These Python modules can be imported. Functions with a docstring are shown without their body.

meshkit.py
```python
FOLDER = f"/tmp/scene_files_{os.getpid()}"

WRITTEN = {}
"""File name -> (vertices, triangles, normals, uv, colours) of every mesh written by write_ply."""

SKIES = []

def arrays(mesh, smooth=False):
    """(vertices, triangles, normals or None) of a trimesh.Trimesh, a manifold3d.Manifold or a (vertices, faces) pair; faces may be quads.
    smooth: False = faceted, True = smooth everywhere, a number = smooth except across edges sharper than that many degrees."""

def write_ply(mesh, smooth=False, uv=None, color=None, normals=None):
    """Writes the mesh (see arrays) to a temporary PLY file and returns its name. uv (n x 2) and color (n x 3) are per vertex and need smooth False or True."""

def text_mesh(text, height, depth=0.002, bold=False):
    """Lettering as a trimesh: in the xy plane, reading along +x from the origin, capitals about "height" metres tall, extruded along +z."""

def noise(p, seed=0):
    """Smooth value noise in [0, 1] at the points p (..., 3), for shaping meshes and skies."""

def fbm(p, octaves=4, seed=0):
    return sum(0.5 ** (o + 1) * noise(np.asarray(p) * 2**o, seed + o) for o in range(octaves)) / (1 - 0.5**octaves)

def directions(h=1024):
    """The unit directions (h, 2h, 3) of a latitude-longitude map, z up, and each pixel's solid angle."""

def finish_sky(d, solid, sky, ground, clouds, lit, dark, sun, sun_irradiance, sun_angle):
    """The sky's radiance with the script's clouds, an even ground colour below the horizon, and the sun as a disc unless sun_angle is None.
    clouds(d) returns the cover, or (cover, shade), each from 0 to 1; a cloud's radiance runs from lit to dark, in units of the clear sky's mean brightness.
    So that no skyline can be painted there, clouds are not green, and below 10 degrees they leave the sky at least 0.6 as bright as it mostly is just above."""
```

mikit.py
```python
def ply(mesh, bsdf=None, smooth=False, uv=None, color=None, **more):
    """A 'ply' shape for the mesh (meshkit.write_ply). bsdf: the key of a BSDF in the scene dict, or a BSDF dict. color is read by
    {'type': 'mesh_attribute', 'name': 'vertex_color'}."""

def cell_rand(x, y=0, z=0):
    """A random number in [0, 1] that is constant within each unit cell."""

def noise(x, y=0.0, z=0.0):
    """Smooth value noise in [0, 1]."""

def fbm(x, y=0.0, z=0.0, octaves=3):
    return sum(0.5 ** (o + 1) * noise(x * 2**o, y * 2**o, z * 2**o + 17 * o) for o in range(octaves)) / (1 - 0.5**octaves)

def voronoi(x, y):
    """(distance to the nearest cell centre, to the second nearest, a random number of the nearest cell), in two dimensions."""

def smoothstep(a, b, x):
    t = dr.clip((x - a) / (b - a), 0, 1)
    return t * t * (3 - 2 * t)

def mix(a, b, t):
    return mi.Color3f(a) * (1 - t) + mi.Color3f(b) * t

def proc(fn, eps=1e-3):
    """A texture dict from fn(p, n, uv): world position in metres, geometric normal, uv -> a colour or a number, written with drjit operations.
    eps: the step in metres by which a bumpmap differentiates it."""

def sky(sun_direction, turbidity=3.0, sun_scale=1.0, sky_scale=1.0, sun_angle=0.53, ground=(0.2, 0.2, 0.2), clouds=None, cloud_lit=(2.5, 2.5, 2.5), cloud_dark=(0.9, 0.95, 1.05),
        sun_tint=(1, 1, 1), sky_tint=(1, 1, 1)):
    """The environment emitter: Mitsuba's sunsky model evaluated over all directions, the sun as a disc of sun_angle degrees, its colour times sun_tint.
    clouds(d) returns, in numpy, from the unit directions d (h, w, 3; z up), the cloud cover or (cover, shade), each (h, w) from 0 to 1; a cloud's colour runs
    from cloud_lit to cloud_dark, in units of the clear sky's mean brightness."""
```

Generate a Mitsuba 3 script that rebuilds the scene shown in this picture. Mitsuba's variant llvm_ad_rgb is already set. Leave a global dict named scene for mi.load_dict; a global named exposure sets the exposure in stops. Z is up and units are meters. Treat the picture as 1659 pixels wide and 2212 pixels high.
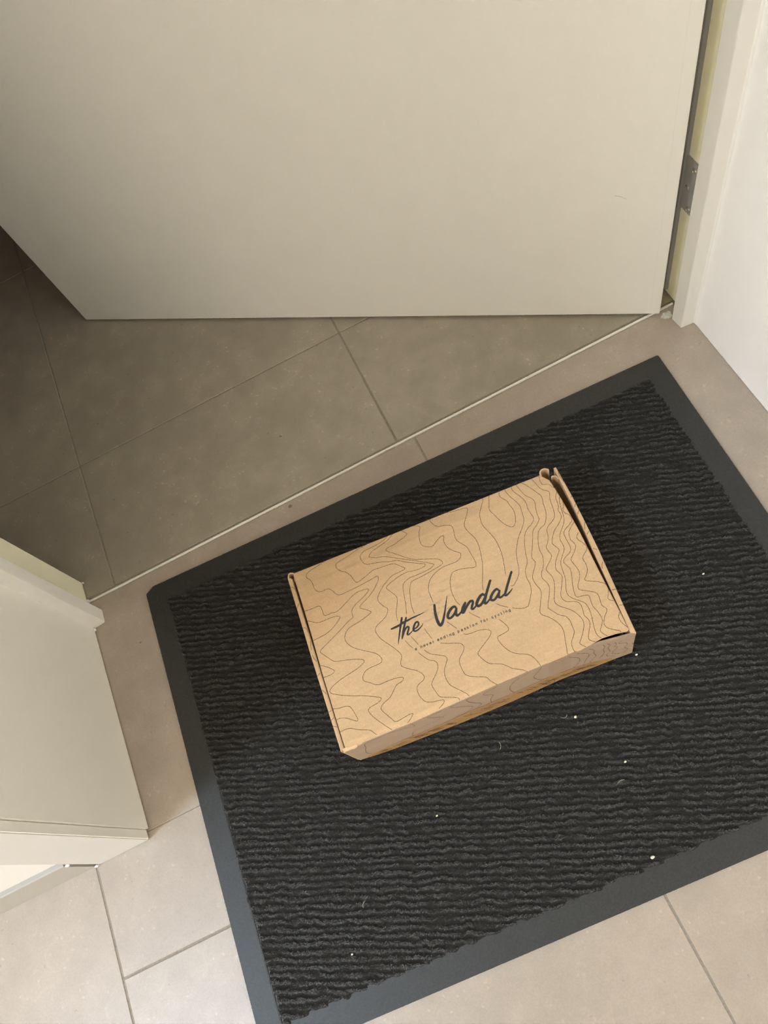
import math, random
import numpy as np
import trimesh, shapely
from shapely.geometry import Polygon, MultiPoint
from shapely.ops import unary_union
import drjit as dr
import mitsuba as mi
import mikit, meshkit
from mikit import proc, noise, fbm, voronoi, smoothstep, mix, cell_rand

T = mi.ScalarTransform4f
scene, labels = {}, {}

# ------------------------------------------------------------------ camera, light, exposure
scene['camera'] = {'type': 'perspective', 'fov': 2 * math.degrees(math.atan(829.5 / 1716.4)), 'fov_axis': 'x', 'near_clip': 0.02,
                   'to_world': T().look_at(origin=[0, 0, 0.98], target=[-0.01958704, 0.44750552, 0.08593336], up=[0.45408288, 0.80067196, 0.39081089])}
exposure = 0.0
DAY_END = [3.3, 2.75, 1.65]     # warm light through the frosted pane at the end of the hall
DAY_BACK = [4.1, 3.35, 2.85]    # warm light in the window behind the camera
LAMP = [85.0, 112.0, 146.0]     # cool white ceiling lamp of the hall
LAMP_AT = (-1.8, -1.5, -0.3, 0.0)


# ------------------------------------------------------------------ materials
NEAR_TILE = [0.382, 0.318, 0.258]
FAR_TILE = [0.330, 0.290, 0.228]
GROUT = [0.29, 0.26, 0.22]
WALL = [0.78, 0.77, 0.73]
WALLB = [0.66, 0.655, 0.64]
LINING = [0.835, 0.82, 0.75]
DOORC = [0.735, 0.725, 0.67]
FRAME = [0.70, 0.685, 0.65]
CASING = [0.53, 0.52, 0.50]
WALLR = [0.88, 0.88, 0.88]
CREAM = [0.86, 0.835, 0.64]
SKIRT = [0.36, 0.345, 0.31]
RUBBER = [0.0285, 0.0275, 0.0250]
FIBRE = 0.050
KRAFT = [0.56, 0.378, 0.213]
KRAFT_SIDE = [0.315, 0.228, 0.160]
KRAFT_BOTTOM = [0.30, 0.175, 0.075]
LINE_INK = [0.13, 0.075, 0.042]
INK = [0.035, 0.032, 0.028]
GROUT_FAR = [0.26, 0.23, 0.185]
def srgb(r, g, b):
    return [((c / 255 + 0.055) / 1.055) ** 2.4 if c > 10 else c / 255 / 12.92 for c in (r, g, b)]

def principled(color, rough, spec=0.5, bump=None, scale=0.001, **more):
    c = color if isinstance(color, dict) else {'type': 'rgb', 'value': list(color)}
    r = rough if isinstance(rough, (dict, float)) else float(rough)
    m = {'type': 'principled', 'base_color': c, 'roughness': r, 'specular': spec, **more}
    if bump is not None:
        m = {'type': 'bumpmap', 'nested': m, 'texture': bump, 'scale': scale}
    return {'type': 'twosided', 'nested': m}

def tile_color(base, flecks, cloud, seed):
    def f(p, n, uv):
        a = fbm(p.x * 8 + seed, p.y * 8, 0.0, 4)
        b = fbm(p.x * 38 + seed, p.y * 38, 3.0, 3)
        g = noise(p.x * 900, p.y * 900, seed)
        m = smoothstep(0.25, 0.75, a * 0.5 + b * 0.5) - 0.5
        c = mi.Color3f(base) * (1 + cloud * m) * (0.95 + 0.10 * g)
        # pale irregular flecks and a few dark pores of the cement-look glaze
        wx, wy = p.x + 0.0025 * noise(p.x * 420, p.y * 420, 1.0), p.y + 0.0025 * noise(p.x * 420, p.y * 420, 2.0)
        d, d2, k = voronoi(wx * 150 + seed, wy * 150)
        w = smoothstep(0.30, 0.10, d) * smoothstep(0.84, 0.94, k) * smoothstep(0.35, 0.65, b)
        c = c * (1 + 0.28 * flecks * w)
        e, e2, k2 = voronoi(wx * 48 + 7 + seed, wy * 48)
        c = c * (1 - 0.25 * flecks * smoothstep(0.08, 0.03, e) * smoothstep(0.88, 0.93, k2))
        q = smoothstep(0.03, 0.0, dr.abs(fbm(p.x * 22 + seed, p.y * 22, 9.0, 3) - 0.5)) * smoothstep(0.5, 0.7, b)
        return c * (1 + 0.07 * flecks * q)
    return proc(f)

def tile_bump(p, n, uv):
    return fbm(p.x * 250, p.y * 250, 0.0, 3)

def paint_bump(p, n, uv):
    return fbm(p.x * 180 + p.y * 60, p.z * 180, p.y * 180, 3)

scene['tile_near'] = principled(tile_color(NEAR_TILE, 0.6, 0.13, 1.0), 0.38, 0.5, proc(tile_bump, 5e-4), 0.00015)
scene['tile_far'] = principled(tile_color(FAR_TILE, 1.0, 0.20, 5.0), 0.42, 0.5, proc(tile_bump, 5e-4), 0.0002)
scene['grout'] = principled(proc(lambda p, n, uv: mi.Color3f(GROUT) * (0.85 + 0.3 * noise(p.x * 700, p.y * 700, 0.0))), 0.9, 0.2)
scene['grout_far'] = principled(proc(lambda p, n, uv: mi.Color3f(GROUT_FAR) * (0.85 + 0.3 * noise(p.x * 700, p.y * 700, 0.0))), 0.9, 0.2)
scene['wall_paint'] = principled(WALL, 0.6, 0.4, proc(paint_bump, 8e-4), 0.0002)
scene['wall_bright'] = principled(WALLB, 0.6, 0.4, proc(paint_bump, 8e-4), 0.0002)
scene['lining_paint'] = principled(LINING, 0.45, 0.4, proc(paint_bump, 8e-4), 0.0001)
scene['door_paint'] = principled(DOORC, 0.42, 0.45, proc(paint_bump, 8e-4), 0.00007)
scene['frame_paint'] = principled(FRAME, 0.4, 0.45)
scene['casing_paint'] = principled(CASING, 0.4, 0.45)
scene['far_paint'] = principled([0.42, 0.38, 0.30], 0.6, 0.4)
scene['wall_right_paint'] = principled(WALLR, 0.6, 0.4, proc(paint_bump, 8e-4), 0.0002)
scene['jamb_paint'] = principled([0.84, 0.82, 0.77], 0.4, 0.45)
scene['cream_paint'] = principled(CREAM, 0.45, 0.4)
scene['skirting_paint'] = principled(SKIRT, 0.45, 0.4)
scene['seal_rubber'] = principled([0.25, 0.25, 0.245], 0.6, 0.3)
scene['hinge_metal'] = principled([0.31, 0.315, 0.31], 0.45, 0.5)
scene['screw_metal'] = principled([0.75, 0.74, 0.70], 0.25, 0.5, metallic=1.0)
scene['strip_metal'] = principled([0.80, 0.78, 0.715], 0.35, 0.5)
scene['rubber'] = principled(proc(lambda p, n, uv: mi.Color3f(RUBBER) * (0.85 + 0.3 * noise(p.x * 900, p.y * 900, 0.0))), 0.45, 0.40,
                             proc(lambda p, n, uv: noise(p.x * 1200, p.y * 1200, 0.0), 4e-4), 0.00006)
scene['pile_base'] = principled([0.021, 0.0195, 0.0175], 1.0, 0.05)
scene['pile_fibre'] = principled({'type': 'mesh_attribute', 'name': 'vertex_color'}, 0.45, 0.8)

# the box's own frame: x along its front edge, y to its back, z up (all board colours are laid out in it)
BOX_O, BOX_A = np.array([-0.1812, 0.2013]), math.radians(-4.4)
BX, BY = np.array([math.cos(BOX_A), math.sin(BOX_A)]), np.array([-math.sin(BOX_A), math.cos(BOX_A)])

def kraft_fn(base, worn):
    def f(p, n, uv):
        x, y = p.x - float(BOX_O[0]), p.y - float(BOX_O[1])
        u, v = x * float(BX[0]) + y * float(BX[1]), x * float(BY[0]) + y * float(BY[1])
        z = p.z
        g = fbm(u * 900, v * 900, z * 900, 2)
        st = fbm(u * 60, v * 420, z * 420, 2)
        c = mi.Color3f(base) * (0.88 + 0.16 * g + 0.10 * st)
        blot = fbm(u * 35 + 3, v * 35, z * 35, 3)
        c = c * (0.95 + 0.10 * blot)
        d, d2, k = voronoi(u * 170 + z * 90, v * 170)
        c = c * (1 + 0.22 * smoothstep(0.16, 0.05, d) * smoothstep(0.86, 0.92, k))
        c = c * (1 - 0.35 * smoothstep(0.10, 0.04, d) * smoothstep(0.12, 0.06, k))
        if worn:   # grubby flecks beside the lettering, scuffed fold along the front
            dirt = smoothstep(0.60, 0.72, fbm(u * 110, v * 260, 1.0, 3)) * smoothstep(0.05, 0.0, dr.sqrt(dr.square(u - 0.165) + dr.square(v - 0.115)))
            c = c * (1 - 0.22 * dirt)
            edge = smoothstep(0.012, 0.009, v + 0.004 * fbm(u * 90, 0.0, 2.0, 2)) * smoothstep(0.25, 0.55, fbm(u * 45, v * 200, 4.0, 3))
            c = c * (1 + 0.10 * edge)
            hinge = smoothstep(0.205, 0.209, v + 0.004 * fbm(u * 60, 0.0, 5.0, 2)) * smoothstep(0.3, 0.6, fbm(u * 30, v * 90, 6.0, 2))
            c = c * (1 - 0.10 * hinge)
        return c
    return proc(f)

def kraft_bump(p, n, uv):
    return 0.6 * fbm(p.x * 45, p.y * 45, p.z * 45, 3) + 0.03 * noise(p.x * 900, p.y * 900, p.z * 900)

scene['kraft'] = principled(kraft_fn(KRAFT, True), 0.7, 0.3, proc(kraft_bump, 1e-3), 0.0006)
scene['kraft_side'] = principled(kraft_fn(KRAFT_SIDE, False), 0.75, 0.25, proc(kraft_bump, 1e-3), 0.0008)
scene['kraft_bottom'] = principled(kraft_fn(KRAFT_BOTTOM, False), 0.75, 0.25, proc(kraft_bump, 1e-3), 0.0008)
scene['kraft_inside'] = principled(kraft_fn([c * 0.6 for c in KRAFT], False), 0.85, 0.2)
scene['print_brown'] = principled(LINE_INK, 0.8, 0.2)
scene['print_dark'] = principled(INK, 0.7, 0.3)
scene['clear_tape'] = principled(kraft_fn([c * 1.06 for c in KRAFT], False), 0.4, 0.4)
scene['clear_tape_front'] = principled(kraft_fn([c * 1.07 for c in KRAFT_SIDE], False), 0.4, 0.4)
scene['crumb_pale'] = principled([0.75, 0.70, 0.55], 0.8, 0.3)
scene['dirt'] = principled([0.22, 0.18, 0.13], 0.9, 0.2)
scene['filler'] = principled([0.76, 0.755, 0.735], 0.7, 0.3)
scene['mark_dark'] = principled([0.38, 0.36, 0.31], 0.8, 0.2)
scene['smear'] = principled(proc(lambda p, n, uv: mi.Color3f([0.62, 0.60, 0.55]) * (0.7 + 0.6 * fbm(p.x * 500, p.y * 500, 0.0, 2))), 0.9, 0.2)

# ------------------------------------------------------------------ helpers
def add(key, mesh, mat, smooth=False, **kw):
    base, i = key, 0
    while key in scene:
        i += 1
        key = f'{base}_{i:03d}'
    scene[key] = mikit.ply(mesh, mat, smooth=smooth, **kw)
    return key

def say(key, label, cat=None, group=None, kind=None):
    d = {'label': label}
    if cat: d['category'] = cat
    if group: d['group'] = group
    if kind: d['kind'] = kind
    labels[key] = d

def box(x0, x1, y0, y1, z0, z1, ch=0.0):
    if ch <= 0:
        return trimesh.creation.box(bounds=[[x0, y0, z0], [x1, y1, z1]])
    p = [(x, y, z) for x in (x0, x1) for y in (y0, y1) for z in (z0, z1)]
    q = []
    for x, y, z in p:
        sx, sy, sz = (1 if x == x0 else -1), (1 if y == y0 else -1), (1 if z == z0 else -1)
        q += [(x + sx * ch, y + sy * ch, z), (x + sx * ch, y, z + sz * ch), (x, y + sy * ch, z + sz * ch)]
    return trimesh.Trimesh(np.array(q)).convex_hull

def rounded(pts, radii, n=5):
    """the outline pts with the corners rounded by radii (0 = sharp)"""
    out, m = [], len(pts)
    for i in range(m):
        a, b, c = (np.array(pts[(i + k) % m], float) for k in (-1, 0, 1))
        r = radii[i] if isinstance(radii, (list, tuple)) else radii
        if r <= 0:
            out.append(b); continue
        u, w = (a - b) / np.linalg.norm(a - b), (c - b) / np.linalg.norm(c - b)
        for t in np.linspace(0, 1, n):
            out.append((1 - t) ** 2 * (b + u * r) + 2 * t * (1 - t) * b + t * t * (b + w * r))
    return [tuple(p) for p in out]

def prism(pts, z0, z1):
    m = trimesh.creation.extrude_polygon(Polygon(pts), z1 - z0, engine='earcut')
    m.apply_translation([0, 0, z0])
    return m

def slab(pts, z0, z1, ch=0.0006):
    """a board with its top edge eased: convex or mildly concave outline"""
    P = Polygon(pts); Q = P.buffer(-ch, join_style=2)
    lo = trimesh.creation.extrude_polygon(P, z1 - z0 - ch, engine='earcut'); lo.apply_translation([0, 0, z0])
    a, b = np.array(P.exterior.coords)[:-1], np.array(Q.exterior.coords)[:-1]
    if len(a) != len(b):
        m = trimesh.creation.extrude_polygon(P, z1 - z0, engine='earcut'); m.apply_translation([0, 0, z0]); return m
    i0 = np.argmin(np.linalg.norm(b - a[0], axis=1)); b = np.roll(b, -i0, axis=0)
    n = len(a); v = np.vstack([np.c_[a, np.full(n, z1 - ch)], np.c_[b, np.full(n, z1)]])
    f = [[i, (i + 1) % n, n + (i + 1) % n] for i in range(n)] + [[i, n + (i + 1) % n, n + i] for i in range(n)]
    tv, tf = trimesh.creation.triangulate_polygon(Polygon(b), engine='earcut')
    cap = trimesh.Trimesh(np.c_[tv, np.full(len(tv), z1)], tf, process=False)
    ring = trimesh.Trimesh(v, f, process=False)
    if ring.face_normals[:, 2].mean() < 0: ring.invert()
    if cap.face_normals[:, 2].mean() < 0: cap.invert()
    keep = lo.face_normals[:, 2] < 0.5
    lo.update_faces(keep)
    return trimesh.util.concatenate([lo, ring, cap])

def to_box(mesh):
    """from the box's frame to the room"""
    m = np.eye(4); m[:2, 0], m[:2, 1], m[:2, 3] = BX, BY, BOX_O
    mesh.apply_transform(m); return mesh

def spline(p, k=6):
    p = np.asarray(p, float)
    if len(p) < 3: return p
    q = np.vstack([2 * p[0] - p[1], p, 2 * p[-1] - p[-2]]); out = []
    for i in range(1, len(q) - 2):
        a, b, c, d = q[i - 1], q[i], q[i + 1], q[i + 2]
        for t in np.linspace(0, 1, k, endpoint=False):
            out.append(0.5 * (2 * b + (c - a) * t + (2 * a - 5 * b + 4 * c - d) * t * t + (3 * b - a - 3 * c + d) * t ** 3))
    return np.array(out + [p[-1]])

def ribbon(P, side, w):
    """a flat printed line: points P (n,3), unit vectors across it, width w"""
    a, b = P - side * w / 2, P + side * w / 2
    n = len(P); v = np.vstack([a, b])
    f = [[i, i + 1, n + i + 1] for i in range(n - 1)] + [[i, n + i + 1, n + i] for i in range(n - 1)]
    return trimesh.Trimesh(v, f, process=False)

def clipped(lines, outline):
    """the splines through these points, cut at the outline of the board they are printed on"""
    P, out = Polygon(outline).buffer(-0.0003), []
    for l in lines:
        c = shapely.LineString(spline(l)).intersection(P)
        out += [np.array(q.coords) for q in getattr(c, 'geoms', [c]) if q.geom_type == 'LineString' and q.length > 0.001]
    return out

def flat_ribbon(xy, z, w, smooth=True):
    xy = spline(xy) if smooth else xy; t = np.gradient(xy, axis=0); t /= np.linalg.norm(t, axis=1, keepdims=True) + 1e-12
    return ribbon(np.c_[xy, np.full(len(xy), z)], np.c_[-t[:, 1], t[:, 0], np.zeros(len(xy))], w)

# ------------------------------------------------------------------ the setting
WR, WL, YW, YF = 0.482, -0.4612, 0.2405, 0.607      # right wall, left reveal, hall wall face, far face of the door wall
H = 2.5
add('floor__grout', box(-3.2, 0.6, -2.1, 0.577, -0.03, -0.0010), 'grout')
add('floor__grout', box(-2.6, 1.6, 0.577, 3.2, -0.03, -0.0010), 'grout_far')
say('floor', 'tiled floor of large beige and taupe cement-look tiles', kind='structure')
g = 0.0013
def tile(x0, x1, y0, y1, mat):
    a_, b_ = (0.0004 if abs(q_ - 0.2425) < 1e-6 else g for q_ in (y0, y1))      # the joint under the hall wall's line is tight
    add('floor__tile', box(x0 + g, x1 - g, y0 + a_, y1 - b_, -0.012, 0.0, 0.0005), mat)
xs = [-3.2, -2.3549, -1.7497, -1.1445, -0.5393, 0.0645, 0.6]
for i in range(6):
    x0, x1 = xs[i], xs[i + 1]
    ys = {4: [-2.1, -1.11, -0.505, 0.100, 0.2425, 0.5755], 5: [-2.1, -1.575, -0.97, -0.365, 0.2425, 0.5755], 3: [-2.1, -1.585, -0.98, -0.375, 0.2375]}.get(i, [-2.1, -1.35, -0.745, -0.14, 0.2375])
    for y0, y1 in zip(ys[:-1], ys[1:]):
        tile(x0, x1, y0, y1, 'tile_near')
g = 0.0013
fx = [-2.6, -2.2423, -1.7858, -1.3293, -0.8728, -0.4163, 0.0397, 0.4962, 0.9527, 1.6]
fy_ = [0.5815, 0.8035, 1.2606, 1.7176, 2.1746, 2.6316, 3.2]
for x0, x1 in zip(fx[:-1], fx[1:]):
    for y0, y1 in zip(fy_[:-1], fy_[1:]):
        tile(x0, x1, y0, y1, 'tile_far')

# the pier left of the mat, with its recessed hall face; the right wall; what closes the two rooms
add('wall_left', prism([(-3.2, YW), (-0.5342, YW), (-0.5342, 0.2447), (-0.4700, 0.2447), (WL, 0.2452), (WL, YF), (-3.2, YF)], 0.0022, H), 'lining_paint')
add('wall_right', box(WR, 0.62, -2.1, YF, 0.0012, H), 'wall_right_paint')
add('wall_hall_face', box(-3.2, -0.5342, YW - 0.0015, YW, 0, H), 'wall_bright')
say('wall_left', 'smooth pale grey-beige reveal wall left of the doormat', kind='structure')
say('wall_right', 'smooth off-white wall right of the doormat', kind='structure')
say('wall_hall_face', 'bright white hall wall above the skirting board at bottom left', kind='structure')
add('wall_above', box(WL, WR, 0.5345, YF, 2.06, H), 'wall_paint')
say('wall_above', 'off-white wall over the doorway', kind='structure')
add('ceiling', box(-3.35, 1.75, -2.25, 3.35, H, H + 0.1), 'wall_paint')
say('ceiling', 'plain white ceiling', kind='structure')
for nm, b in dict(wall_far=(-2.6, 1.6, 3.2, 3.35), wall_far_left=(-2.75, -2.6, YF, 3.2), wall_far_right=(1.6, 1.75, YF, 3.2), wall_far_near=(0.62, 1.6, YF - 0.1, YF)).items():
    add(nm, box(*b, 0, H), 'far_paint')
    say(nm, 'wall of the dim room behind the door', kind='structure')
# what lights the hall: a frosted glazed door at its far end, a window behind the camera to the left, a square ceiling lamp
def end_wall(x0, x1, y0, y1, ya, yb, za, zb):
    return trimesh.util.concatenate([box(x0, x1, y0, ya, 0, H), box(x0, x1, yb, y1, 0, H), box(x0, x1, ya, yb, 0, za), box(x0, x1, ya, yb, zb, H)])
add('wall_hall_end', end_wall(-3.35, -3.2, -2.1, YF, -1.5, -0.3, 0.1, 2.2), 'wall_paint')
say('wall_hall_end', 'off-white end wall of the hall', kind='structure')
scene['window_1__pane'] = mikit.ply(box(-3.26, -3.25, -1.5, -0.3, 0.1, 2.2), 'frame_paint', emitter={'type': 'area', 'radiance': {'type': 'rgb', 'value': DAY_END}})
say('window_1', 'tall frosted daylight pane at the end of the hall', kind='structure')
m = end_wall(-2.25, -2.1, -0.62, 3.2, 1.0, 2.0, 0.7, 2.2)
m.vertices = np.c_[-m.vertices[:, 1], m.vertices[:, 0], m.vertices[:, 2]]; m.fix_normals()
add('wall_back', m, 'wall_paint')
say('wall_back', 'off-white wall behind the camera', kind='structure')
scene['window_2__pane'] = mikit.ply(box(-2.0, -1.0, -2.18, -2.17, 0.7, 2.2), 'frame_paint', emitter={'type': 'area', 'radiance': {'type': 'rgb', 'value': DAY_BACK}})
say('window_2', 'frosted window in the wall behind the camera', kind='structure')
scene['ceiling_lamp'] = mikit.ply(box(*LAMP_AT, 2.43, 2.47, 0.004), 'frame_paint', emitter={'type': 'area', 'radiance': {'type': 'rgb', 'value': LAMP}})
say('ceiling_lamp', 'square ceiling lamp of the hall', 'lamp')


# skirting board of the hall wall: face flush with the casing, rounded nose, ledge against the wall
prof = rounded([(0.0, 0.0), (0.0, 0.070), (-0.008, 0.070), (-0.008, 0.0)], [0, 0.0022, 0, 0])
m = trimesh.creation.extrude_polygon(Polygon(prof), 2.66, engine='earcut')
v = m.vertices.copy()
m.vertices = np.c_[-3.2 + v[:, 2], 0.2325 - v[:, 0], v[:, 1] + 0.0005]
m.fix_normals()
add('baseboard_left', m, 'skirting_paint', smooth=30)
say('baseboard_left', 'beige skirting board under the bright hall wall', kind='structure')

# casing at the near corner of the pier
cas = rounded([(-0.5340, 0.2395), (-0.5340, 0.2325), (-0.4655, 0.2325), (-0.4655, 0.2446), (-0.5340, 0.2446)], [0, 0.0012, 0.0010, 0, 0])
add('trim_1', prism(cas, 0.0012, 2.15), 'casing_paint', smooth=30)
say('trim_1', 'white door casing board on the corner of the pier at bottom left', kind='structure')
add('trim_1__edge_board', box(-0.4654, -0.4636, 0.2332, 0.2441, 0.0035, 2.15, 0.0004), 'lining_paint')
labels['trim_1__edge_board'] = {'label': 'grey-beige edge board'}
rng = np.random.default_rng(4)
for x, y, z, r in ((-0.5375, 0.2322, 0.002, 0.0022), (-0.5352, 0.2320, 0.070, 0.0020)):
    s = trimesh.creation.icosphere(2, r); s.vertices *= 1 + 0.9 * (meshkit.noise(s.vertices * 900 + x * 900)[:, None] - 0.5)
    s.vertices = s.vertices * [1.5, 0.8, 1.1] + [x, y, z]
    add('trim_1__filler', s, 'filler', smooth=True)

for x, y, z, r in ((-0.4590, 0.5770, 0.003, 0.0024), (-0.4600, 0.5300, 0.004, 0.0022), (-0.4585, 0.6075, 0.005, 0.0014)):
    s = trimesh.creation.icosphere(2, r); s.vertices *= 1 + 0.9 * (meshkit.noise(s.vertices * 900 + x * 900)[:, None] - 0.5)
    s.vertices = s.vertices * [0.8, 1.1, 1.4] + [x, y, z]
    add('trim_2__filler', s, 'filler', smooth=True)

# steel door frame, left and right jamb: stop with a rounded nose, then the cream rebate
lj = rounded([(-0.4612, 0.5335), (-0.4440, 0.5352), (-0.4435, 0.5555), (-0.4602, 0.5555), (-0.4602, 0.6085), (-0.4640, 0.6085), (-0.4640, 0.5335)], [0.001, 0.0022, 0.0008, 0, 0.0006, 0, 0])
rj = rounded([(0.4822, 0.5335), (0.4628, 0.5355), (0.4611, 0.5555), (0.4785, 0.5555), (0.4785, 0.6085), (0.4860, 0.6085), (0.4860, 0.5335)], [0.001, 0.0016, 0.0008, 0, 0.0006, 0, 0])
def jamb(key, outline, sgn, xr, paint):
    add(key + '__stop', prism([p for p in outline if p[1] < 0.5556], 0.0008, 2.06), paint, smooth=30)
    add(key + '__rebate', prism([(xr, 0.5556), (xr, 0.6085), (xr + sgn * 0.003, 0.6085), (xr + sgn * 0.003, 0.5556)], 0.004, 2.06), 'cream_paint')
jamb('trim_2', lj, -1, -0.4602, 'jamb_paint')
jamb('trim_3', rj, 1, 0.4785, 'frame_paint')
labels['trim_2__rebate'] = {'label': 'cream painted rebate'}
labels['trim_3__rebate'] = {'label': 'cream painted rebate'}
say('trim_2', 'white door jamb with cream rebate at the left end of the threshold', kind='structure')
say('trim_3', 'white door jamb with cream rebate and hinge at the right end of the threshold', kind='structure')
add('trim_3__seal', prism(rounded([(0.4785, 0.5945), (0.4740, 0.5955), (0.4730, 0.6065), (0.4785, 0.6085)], [0, 0.001, 0.001, 0]), 0.012, 2.05), 'seal_rubber', smooth=30)
labels['trim_3__seal'] = {'label': 'dark grey rubber seal'}

add('trim_3__caulk', prism([(0.4825, 0.5305), (0.4819, 0.5305), (0.4812, 0.5328), (0.4795, 0.5345), (0.4770, 0.5350), (0.4770, 0.5358), (0.4825, 0.5358)], 0.001, 2.05), 'filler', smooth=60)
labels['trim_3__caulk'] = {'label': 'white caulk bead'}

# door leaf, swung 33 degrees into the far room about its hinge pin
PIV, ANG, DW = np.array([0.475, 0.607]), math.radians(-32.9), 0.932
def door_frame(mesh):
    c, s = math.cos(ANG), math.sin(ANG)
    m = np.eye(4); m[:2, :2] = [[c, -s], [s, c]]; m[:2, 3] = PIV
    mesh.apply_transform(m); return mesh
leaf = prism(rounded([(0.0, -0.0452), (0.0, -0.005), (-DW, -0.005), (-DW, -0.0452)], 0.0022), 0.005, 2.04)
add('door_1__leaf', door_frame(leaf), 'door_paint', smooth=25)
say('door_1', 'off-white flush door standing half open into the dim room', kind='structure')
# lipping joint beside the hinge edge: a hair groove between face and edge band
add('door_1__lipping', door_frame(box(-0.0135, -0.0128, -0.0454, -0.0450, 0.005, 2.04)), 'frame_paint')
mk = flat_ribbon([(0, 0), (0.006, -0.002), (0.013, -0.006)], 0, 0.0005)
mk.vertices = np.c_[-0.070 + mk.vertices[:, 0], np.full(len(mk.vertices), -0.0454), 0.232 + mk.vertices[:, 1]]
add('door_1__scuff', door_frame(mk), 'mark_dark')

# hinge leaf on the jamb, three screws, knuckle behind
hp = rounded([(0.5735, 0.1735), (0.5735, 0.2515), (0.6060, 0.2515), (0.6060, 0.1735)], 0.0015)
m = trimesh.creation.extrude_polygon(Polygon(hp), 0.0022, engine='earcut'); v = m.vertices.copy()
m.vertices = np.c_[0.4785 - v[:, 2], v[:, 0], v[:, 1]]; m.fix_normals()
add('hinge__plate', m, 'hinge_metal')
pin = trimesh.creation.cylinder(0.0065, 0.078, sections=24); pin.apply_translation([0.4745, 0.6125, 0.2125])
add('hinge__knuckle', pin, 'hinge_metal', smooth=30)
for y, z in ((0.5785, 0.2405), (0.5865, 0.2095), (0.5790, 0.1800)):
    s = trimesh.creation.revolve(np.array([(0, 0.0009), (0.0014, 0.0008), (0.0018, 0.0012), (0.0032, 0.0006), (0.0038, 0.0)]), sections=20)
    s.apply_transform(trimesh.transformations.rotation_matrix(-math.pi / 2, [0, 1, 0])); s.apply_translation([0.4763, y, z])
    add('hinge__screw', s, 'screw_metal', smooth=30)
say('hinge', 'dark grey steel door hinge with three screws on the right jamb', 'hinge')

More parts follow.
